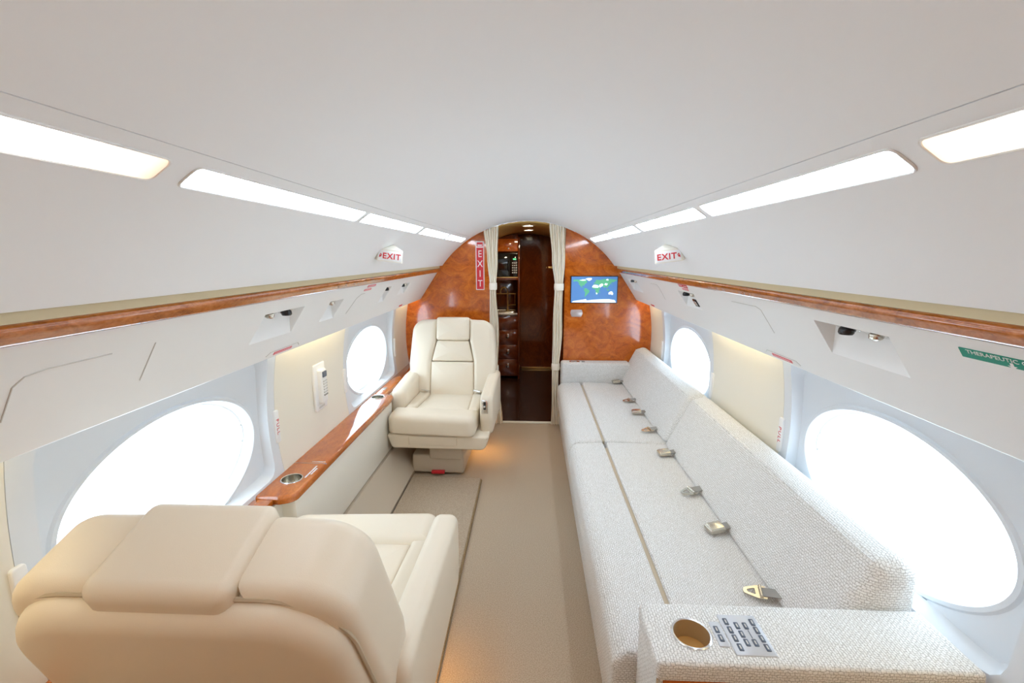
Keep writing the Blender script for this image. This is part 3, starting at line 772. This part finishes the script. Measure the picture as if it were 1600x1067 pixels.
# ------------------------------------------------------------------ left side ledge with table stowage
ld = empty('side_ledge', (-1.02, 2.35, 0), 'glossy wooden side ledge with two cup holders under the left windows', 'ledge')
ol = rpoly([(-1.092, 1.63), (-.985, 1.63, .02), (-.925, 1.655, .06), (-.925, 3.02, .05), (-1.0, 3.04, .03), (-1.092, 3.04)], 6)
LC = ((-1.008, 1.785, .041), (-1.022, 2.95, .041))
pierced('ledge_top', ol, .528, .562, .006, .014, LC, 'ledgewood', ld, seg=4)
for y0, y1 in ((YR, 1.628), (3.042, YB-.004)): box('ledge_rail', -1.092, -1.0, y0, y1, .522, .556, 'ledgewood', ld, r=.008)
box('stowage_panel', -1.05, -.94, 1.68, 3.0, .19, .530, 'cream', ld, r=.012)
box('table_hinge', -1.00, -.935, 1.952, 1.958, .5615, .5632, 'chrome', ld, r=.0005)
bm = bmesh.new()
for yy in (1.94,): add_box(bm, -1.09, -.925, yy-.0015, yy+.0015, .5585, .5624)
ob('table_joint', bm, 'seam', ld, smooth=0)
for x, y, r in LC: cup_well((x, y, .562), r, .031, ld)
bm = bmesh.new()
for row, (x, y0, y1) in enumerate(((-.957, 1.80, 2.0 - .09), (-.945, 1.83, 1.88))):
    y = y0
    while y < y1: l = random.uniform(.004, .011); add_box(bm, x-.0035, x+.0035, y, y+l, .5622, .5626); y += l+.0025
ob('ledge_print', bm, 'white', ld, smooth=0)
box('ledge_switch', -1.06, -1.03, 3.13, 3.19, .556, .560, 'nickel', ld, r=.001)
# lower wall and duct behind and between the seats
box('baseboard_left', -1.12, -1.0, YR, YB-.002, .0, .525, 'cream', kind='structure', r=.004, label='cream lower wall panel below the left ledge')
extr('duct_left', [(-.998, .0), (-.79, .0), (-.785, .035), (-.80, .055), (-.93, .185), (-.998, .186)], 1.3, 3.35, 'leather_tan', label='tan leather covered duct along the foot of the left wall', cat='duct')
box('trim_5', 1.068, 1.11, YR, YB-.002, .535, .556, 'ledgewood', kind='structure', r=.006, label='thin glossy wooden rail under the right windows')
box('baseboard_right', 1.085, 1.13, YR, YB-.002, .0, .534, 'cream', kind='structure', r=.003)
# raised carpeted floor pad under the two seats
pt = empty('carpet_platform', (-.54, 1.6, 0), 'low carpeted platform with a stitched edge under the left seats', 'platform')
box('platform_top', -.782, -.305, .2, 2.87, 0, .022, 'carpet', pt, r=.008)
tube('bound_edge', [(-.303, .2, .010), (-.303, 2.85, .010), (-.32, 2.872, .010), (-.78, 2.872, .010)], .008, 'carpet_edge', pt)

# ------------------------------------------------------------------ telephone handset on the left wall
ph = empty('wall_handset', (-1.09, 2.27, .71), 'cream corded remote handset in its cradle on the left wall', 'handset')
fr = frame((-xw(.84)+.002, 2.27, .84), (0, 1, 0), (.0, 0, 1))
fr2 = lambda a, b, c: Vector((-xw(.84)+.002+c, 2.27+a, .84+b))
pad('cradle', rrect(-.062, .062, -.125, .125, .008), 0, .012, 0, .004, fr2, 'plastic', ph, seg=2)
hs = pad('handset_body', rrect(-.030, .034, -.09, .095, .012), .010, .034, 0, .010, fr2, 'plastic', ph, dome=.004, seg=3)
pad('handset_screen', rrect(-.018, .024, .052, .082, .003), .033, .0385, 0, 0, fr2, 'key', hs, seg=1)
for r in range(6):
    for c in range(3): pad('handset_key', rrect(-.017+.015*c, -.008+.015*c, -.048+.015*r, -.040+.015*r, .002, 2), .033, .0395, 0, 0, fr2, 'softseam' if r else 'seam', hs, seg=1)
pad('cradle_label', rrect(-.035, .030, -.116, -.104, .001, 2), .0115, .0128, 0, 0, fr2, 'softseam', ph, seg=1)

# ------------------------------------------------------------------ leather club seats
def club_seat(loc, rotz, recline, mx, label, fwd=0):
    root = empty('club_seat', loc, label, 'seat', 'cream leather club seats', local=True); root.rotation_euler.z = rotz
    I = lambda a, b, c: Vector((mx*a, b, c))
    XZ = lambda a, b, c: Vector((mx*a, c, b))        # outline in x,z, thickness along y
    YZ = lambda a, b, c: Vector((mx*c, a, b))        # outline in y,z, thickness along x
    # pedestal boxes, covered in tan leather
    pad('pedestal_base', rrect(-.20, .165, -.28, .20, .02), .022, .15, .004, .012, I, 'leather_tan', root, seg=3)
    pad('pedestal_box', rrect(-.07, .165, -.26, .22, .012), .135, .236, .004, .010, I, 'leather_tan', root, seg=3)
    bm = bmesh.new(); add_tube(bm, [I(p.x, p.y, .227) for p in rrect(-.069, .164, -.259, .219, .012)], .0035, 6, True); ob('piping', bm, 'leather_edge', root)
    # under-seat frame with rounded lower corners
    o = rpoly([(-.31, .232, .03), (.33, .232, .05), (.355, .33, .01), (-.345, .33, .01)], 6)
    pad('seat_frame', o, -.30, .285, .01, .015, XZ, 'leather', root)
    pad('frame_drawer', rrect(-.19, .14, .262, .325, .004), .28, .291, 0, .004, XZ, 'leather', root, seg=2)
    # cushion: U-shaped bolster and inset middle
    o = rpoly([(-.335, .30+fwd, .06), (.262, .335+fwd, .05), (.266, .125+fwd, .02), (-.335, .10+fwd, .02)], 6)
    pad('front_bolster', densify(o, .05), .338, .475, .02, .046, I, 'leather', root, seg=6)
    for sg in (-1, 1):
        o = rpoly([(sg*.168, -.26, .01), (sg*.192, .132+fwd, .01), (sg*.263, .14+fwd, .01), (sg*.263, -.26, .01)], 4)
        pad('side_bolster', densify(o, .05), .338, .474, .01, .026, I, 'leather', root, seg=5)
    o = rpoly([(-.192, .13+fwd, .01), (.192, .13+fwd, .01), (.170, -.27, .01), (-.168, -.27, .01)], 4)
    pad('seat_cushion', densify(o, .05), .33, .455, 0, .016, I, 'leather', root, dome=.014, seg=3)
    # arms
    def arm(x0, x1, yf, nm, rr):
        o = rpoly([(-.42, .30, .05), (yf+fwd*.6-.03, .30, .04), (yf+fwd*.6, .42, .04), (yf+fwd*.6-.005, .585, .05), (-.25, .622, .05), (-.42, .625, .05)], 6)
        return pad(nm, densify(o, .06), x0, x1, rr, rr, YZ, 'leather', root, seg=5)
    a1 = arm(.283, .372, .205, 'armrest', .030); arm(-.375, -.258, .085, 'armrest', .045)
    # lever plate on the aisle arm's front
    cpn = pad('control_plate', rrect(.298, .342, .465, .56, .005), .198+fwd*.6, .2085+fwd*.6, 0, .001, XZ, 'chrome', root, seg=1)
    pad('lever_slot', rrect(.311, .329, .495, .55, .003), .207+fwd*.6, .2095+fwd*.6, 0, 0, XZ, 'dark', cpn, seg=1)
    pad('lever', rrect(.314, .326, .51, .525, .003), .207+fwd*.6, .222+fwd*.6, 0, .002, XZ, 'chrome', cpn, seg=1)
    # belt
    b = empty('seat_belt', (0, 0, 0), local=True); b.parent = root
    fb = frame(I(.215, -.225, .492), Vector((mx*.85, .5, 0)), Vector((-mx*.5, .85, .15)))
    pad('buckle', rrect(-.035, .035, -.022, .022, .005), -.006, .008, .002, .004, fb, 'chrome', b, seg=2)
    pad('strap', rrect(.03, .09, -.018, .018, .003), -.003, .001, 0, 0, fb, 'leather_edge', b, seg=1)
    fb = frame(I(-.205, -.235, .488), Vector((mx*.95, .3, -.1)), Vector((-mx*.3, .95, .1)))
    pad('latch_plate', rrect(-.03, .03, -.016, .016, .004), -.002, .003, 0, .001, fb, 'chrome', b, seg=1)
    # backrest pads in the reclined frame
    c, s_ = math.cos(recline), math.sin(recline)
    B = lambda u, v, ww: Vector((mx*u, -.275-v*s_+ww*c, .44+v*c+ww*s_))
    for sg in (-1, 1):
        o = [(sg*.172, -.01, .01), (sg*.328, -.01, .03), (sg*.345, .25, .15), (sg*.318, .592, .125), (sg*.129, .600, .006), (sg*.133, .43, .01), (sg*.166, .27, .02)]
        if sg < 0: o = o[::-1]
        pad('back_wing', densify(rpoly(o, 10), .04), -.135, .042, .035, .038, B, 'leather', root, seg=6)
    o = rrect(-.132, .132, .432, .616, .022, 6)
    pad('headrest', densify(o, .04), -.152, .050, .03, .03, B, 'leather', root, dome=.010, seg=5)
    o = rpoly([(-.166, .268, .01), (.166, .268, .01), (.126, .430, .01), (-.126, .430, .01)], 4)
    pad('upper_back_pad', densify(o, .04), -.10, .030, 0, .014, B, 'leather', root, dome=.012, seg=4)
    o = rpoly([(-.172, -.01, .01), (.172, -.01, .01), (.167, .264, .01), (-.167, .264, .01)], 4)
    pad('lower_back_pad', densify(o, .04), -.10, .032, 0, .014, B, 'leather', root, dome=.014, seg=4)
    o = rpoly([(-.31, -.12, .03), (.31, -.12, .03), (.328, .2, .2), (.304, .575, .14), (-.304, .575, .14), (-.328, .2, .2)], 12)
    o = densify(o, .05)
    pad('rear_shell', o, -.175, -.10, .045, .0, B, 'leather', root, dome0=.012, seg=5)
    bm = bmesh.new(); oo = inset(o, -.004); add_tube(bm, [B(p.x, p.y, -.130) for p in oo], .0045, 6, True); ob('shell_piping', bm, 'leather_edge', root)
    # courtesy light below the aisle arm
    yl = .10 if fwd else -.20
    cl = pad('courtesy_light', rrect(-.03, .03, .25, .27, .006), -.227, -.236, 0, 0, lambda a, b2, c2: Vector((mx*b2, yl+a, -c2)), 'warmlamp', root, seg=1)
    return root
club_seat((-.605, 1.255, 0), 0, math.radians(20), 1, 'cream leather club seat in the left foreground, seen from behind', .13)
club_seat((-.592, 3.13, 0), math.radians(180-1.5), math.radians(13), -1, 'cream leather club seat against the bulkhead, facing the camera')
vest = box('life_vest_tag', -.655, -.565, 2.905, 2.9295, .0235, .043, 'red', r=.002, label='small red life vest tag at the foot of the far seat', cat='tag')

# ------------------------------------------------------------------ sofa along the right wall
sf = empty('sofa', (.68, 2.5, 0), 'long white woven fabric sofa along the right wall', 'sofa')
box('sofa_base', .298, 1.08, 1.09, YB-.004, .004, .27, 'weave', sf, r=.006)
XZ = lambda a, b, c: Vector((a, c, b))
YA0, YM, YA1 = 1.09, 2.545, 3.835
for y0, y1 in ((YA0, YM-.004), (YM+.004, YA1)):
    o = rpoly([(.268, .255, .02), (.466, .255, .005), (.466, .437, .014), (.268, .430, .06)], 7)
    pad('seat_front_roll', o, y0, y1, .018, .018, XZ, 'weave', sf, seg=4)
    o = rpoly([(.480, .255, .005), (.93, .255, .005), (.93, .43, .01), (.480, .440, .014)], 4)
    pad('seat_cushion', o, y0, y1, .018, .018, XZ, 'weave', sf, seg=4)
    box('seat_zip', .462, .484, y0+.03, y1-.06, .40, .427, 'leather_edge', sf, r=.004)
for y0, y1 in ((YA0+.002, YM-.002), (YM+.002, YB-.02)):
    o = rpoly([(.812, .425, .02), (1.075, .425, .01), (1.075, .700, .04), (1.03, .738, .05), (.955, .715, .05)], 8)
    pad('back_cushion', densify(o, .03), y0, y1, .045, .045, XZ, 'weave', sf, dome=.006, dome0=.006, seg=6)
    tube('back_piping', [(.957, y0+.03, .712), (.957, y1-.03, .712)], .0025, 'weave', sf, sides=5)
fa = box('far_armrest', .300, .90, 3.842, YB-.004, .27, .603, 'weave', sf, r=.022, seg=4)
fp = pad('far_cup_plate', rrect(.375, .465, 3.875, 3.935, .02), .602, .606, 0, .001, lambda a, b, c: Vector((a, b, c)), 'chrome', sf, seg=1)
pad('cup_well', rrect(.385, .44, 3.882, 3.928, .02), .605, .607, 0, 0, lambda a, b, c: Vector((a, b, c)), 'seam', fp, seg=1)
pad('far_switch', rrect(.482, .51, 3.89, 3.925, .004), .602, .607, 0, .001, lambda a, b, c: Vector((a, b, c)), 'seam', sf, seg=1)
# near arm: fabric top with a real well for the cup, fabric side, wooden end
I3 = lambda a, b, c: Vector((a, b, c))
CUP = (.434, .981, .043)
pierced('armrest_top', rrect(.328, 1.062, .895, 1.086, .012), .552, .6, .004, .012, [CUP], 'weave', sf)
box('armrest_side', .333, .347, .905, 1.084, .006, .551, 'weave', sf, r=.003)
box('armrest_edge_strip', .331, .334, .902, .908, .006, .551, 'chrome', sf, r=.0005)
box('armrest_body', .3475, 1.055, .903, 1.082, .006, .5515, 'burl', sf, r=.003)
cup_well((CUP[0], CUP[1], .6), CUP[2], .046, sf, 'chrome', 'well_wall', 'cup_brown')
# key pads set in the arm
kp = pad('small_key_plate', rrect(.489, .515, .945, 1.021, .004), .599, .6025, 0, .001, I3, 'keyplate', sf, seg=1)
kq = pad('key_plate', rrect(.519, .614, .922, 1.045, .004), .599, .6025, 0, .001, I3, 'keyplate', sf, seg=1)
def key(x, y, par):
    k = pad('key', rrect(x-.0055, x+.0055, y-.0105, y+.0105, .002, 3), .602, .6042, 0, .0006, I3, 'key', par, seg=1)
    pad('key_mark', rrect(x-.0016, x+.0016, y-.0055, y+.0055, .0008, 2), .6041, .6044, 0, 0, I3, 'softseam', k, seg=1)
for x, y in ((.500, .995), (.501, .969)): key(x, y, kp)
for x, y in ((.533, 1.021), (.534, .995), (.535, .970), (.536, .944), (.556, 1.009), (.557, .983), (.558, .958), (.577, 1.009), (.578, .958), (.599, 1.021), (.599, .996), (.600, .971), (.600, .945)): key(x, y, kq)
pad('key_divider', rrect(.5765, .5785, .972, .996, .0005, 2), .602, .6029, 0, 0, I3, 'key', kq, seg=1)
# seat belts lying in the crease of the sofa
def buckle(y, tilt):
    b = empty('seat_belt', (.775, y, .445)); b.parent = sf; b.location = Vector((.775, y, .445))-ORG[sf.name]
    f = frame((.775, y, .455), (math.cos(tilt), math.sin(tilt), .12), (-math.sin(tilt), math.cos(tilt), 0))
    pad('buckle', rrect(-.036, .028, -.027, .027, .005), -.008, .010, .002, .004, f, 'nickel', b, seg=2)
    pad('buckle_lid', rrect(-.032, .026, -.023, .023, .004), .009, .013, 0, .002, f, 'nickel', b, seg=2)
    pad('strap', rrect(.02, .075, -.020, .020, .003), -.004, .000, 0, 0, f, 'seam', b, seg=1)
def latch(y, tilt):
    b = empty('seat_belt', (.775, y, .445)); b.parent = sf; b.location = Vector((.775, y, .445))-ORG[sf.name]
    f = frame((.775, y, .450), (math.cos(tilt), math.sin(tilt), .10), (-math.sin(tilt), math.cos(tilt), 0))
    bm = bmesh.new(); o = rpoly([(-.045, -.012, .012), (-.005, -.030, .004), (.022, -.030, .004), (.022, .030, .004), (-.005, .030, .004), (-.045, .012, .012)], 4)
    i_ = rpoly([(-.034, -.006, .005), (-.010, -.016, .003), (-.010, .016, .003), (-.034, .006, .005)], 4)
    for zz in (-.002, .002):
        A = [bm.verts.new(f(p.x, p.y, zz)) for p in o]; B_ = [bm.verts.new(f(p.x, p.y, zz)) for p in i_]
        ed = [bm.edges.new((A[k], A[(k+1) % len(A)])) for k in range(len(A))]+[bm.edges.new((B_[k], B_[(k+1) % len(B_)])) for k in range(len(B_))]
        bmesh.ops.triangle_fill(bm, use_beauty=True, edges=ed)
    for loop in (o, i_):
        A = [bm.verts.new(f(p.x, p.y, -.002)) for p in loop]; B_ = [bm.verts.new(f(p.x, p.y, .002)) for p in loop]
        for k in range(len(A)): bm.faces.new((A[k], A[(k+1) % len(A)], B_[(k+1) % len(A)], B_[k]))
    bmesh.ops.remove_doubles(bm, verts=bm.verts, dist=1e-6)
    ob('latch_plate', bm, 'nickel', b)
    tube('slide_bar', [f(.006, -.026, .005), f(.006, .026, .005)], .005, 'nickel', b)
    pad('strap', rrect(.008, .07, -.020, .020, .003), .001, .004, 0, 0, f, 'seam', b, seg=1)
for y, t in ((1.664, .2), (2.367, .1), (3.033, -.05), (3.80, .1)): buckle(y, t)
for y, t in ((1.318, -.3), (1.959, .25), (2.714, .2), (3.304, .15)): latch(y, t)
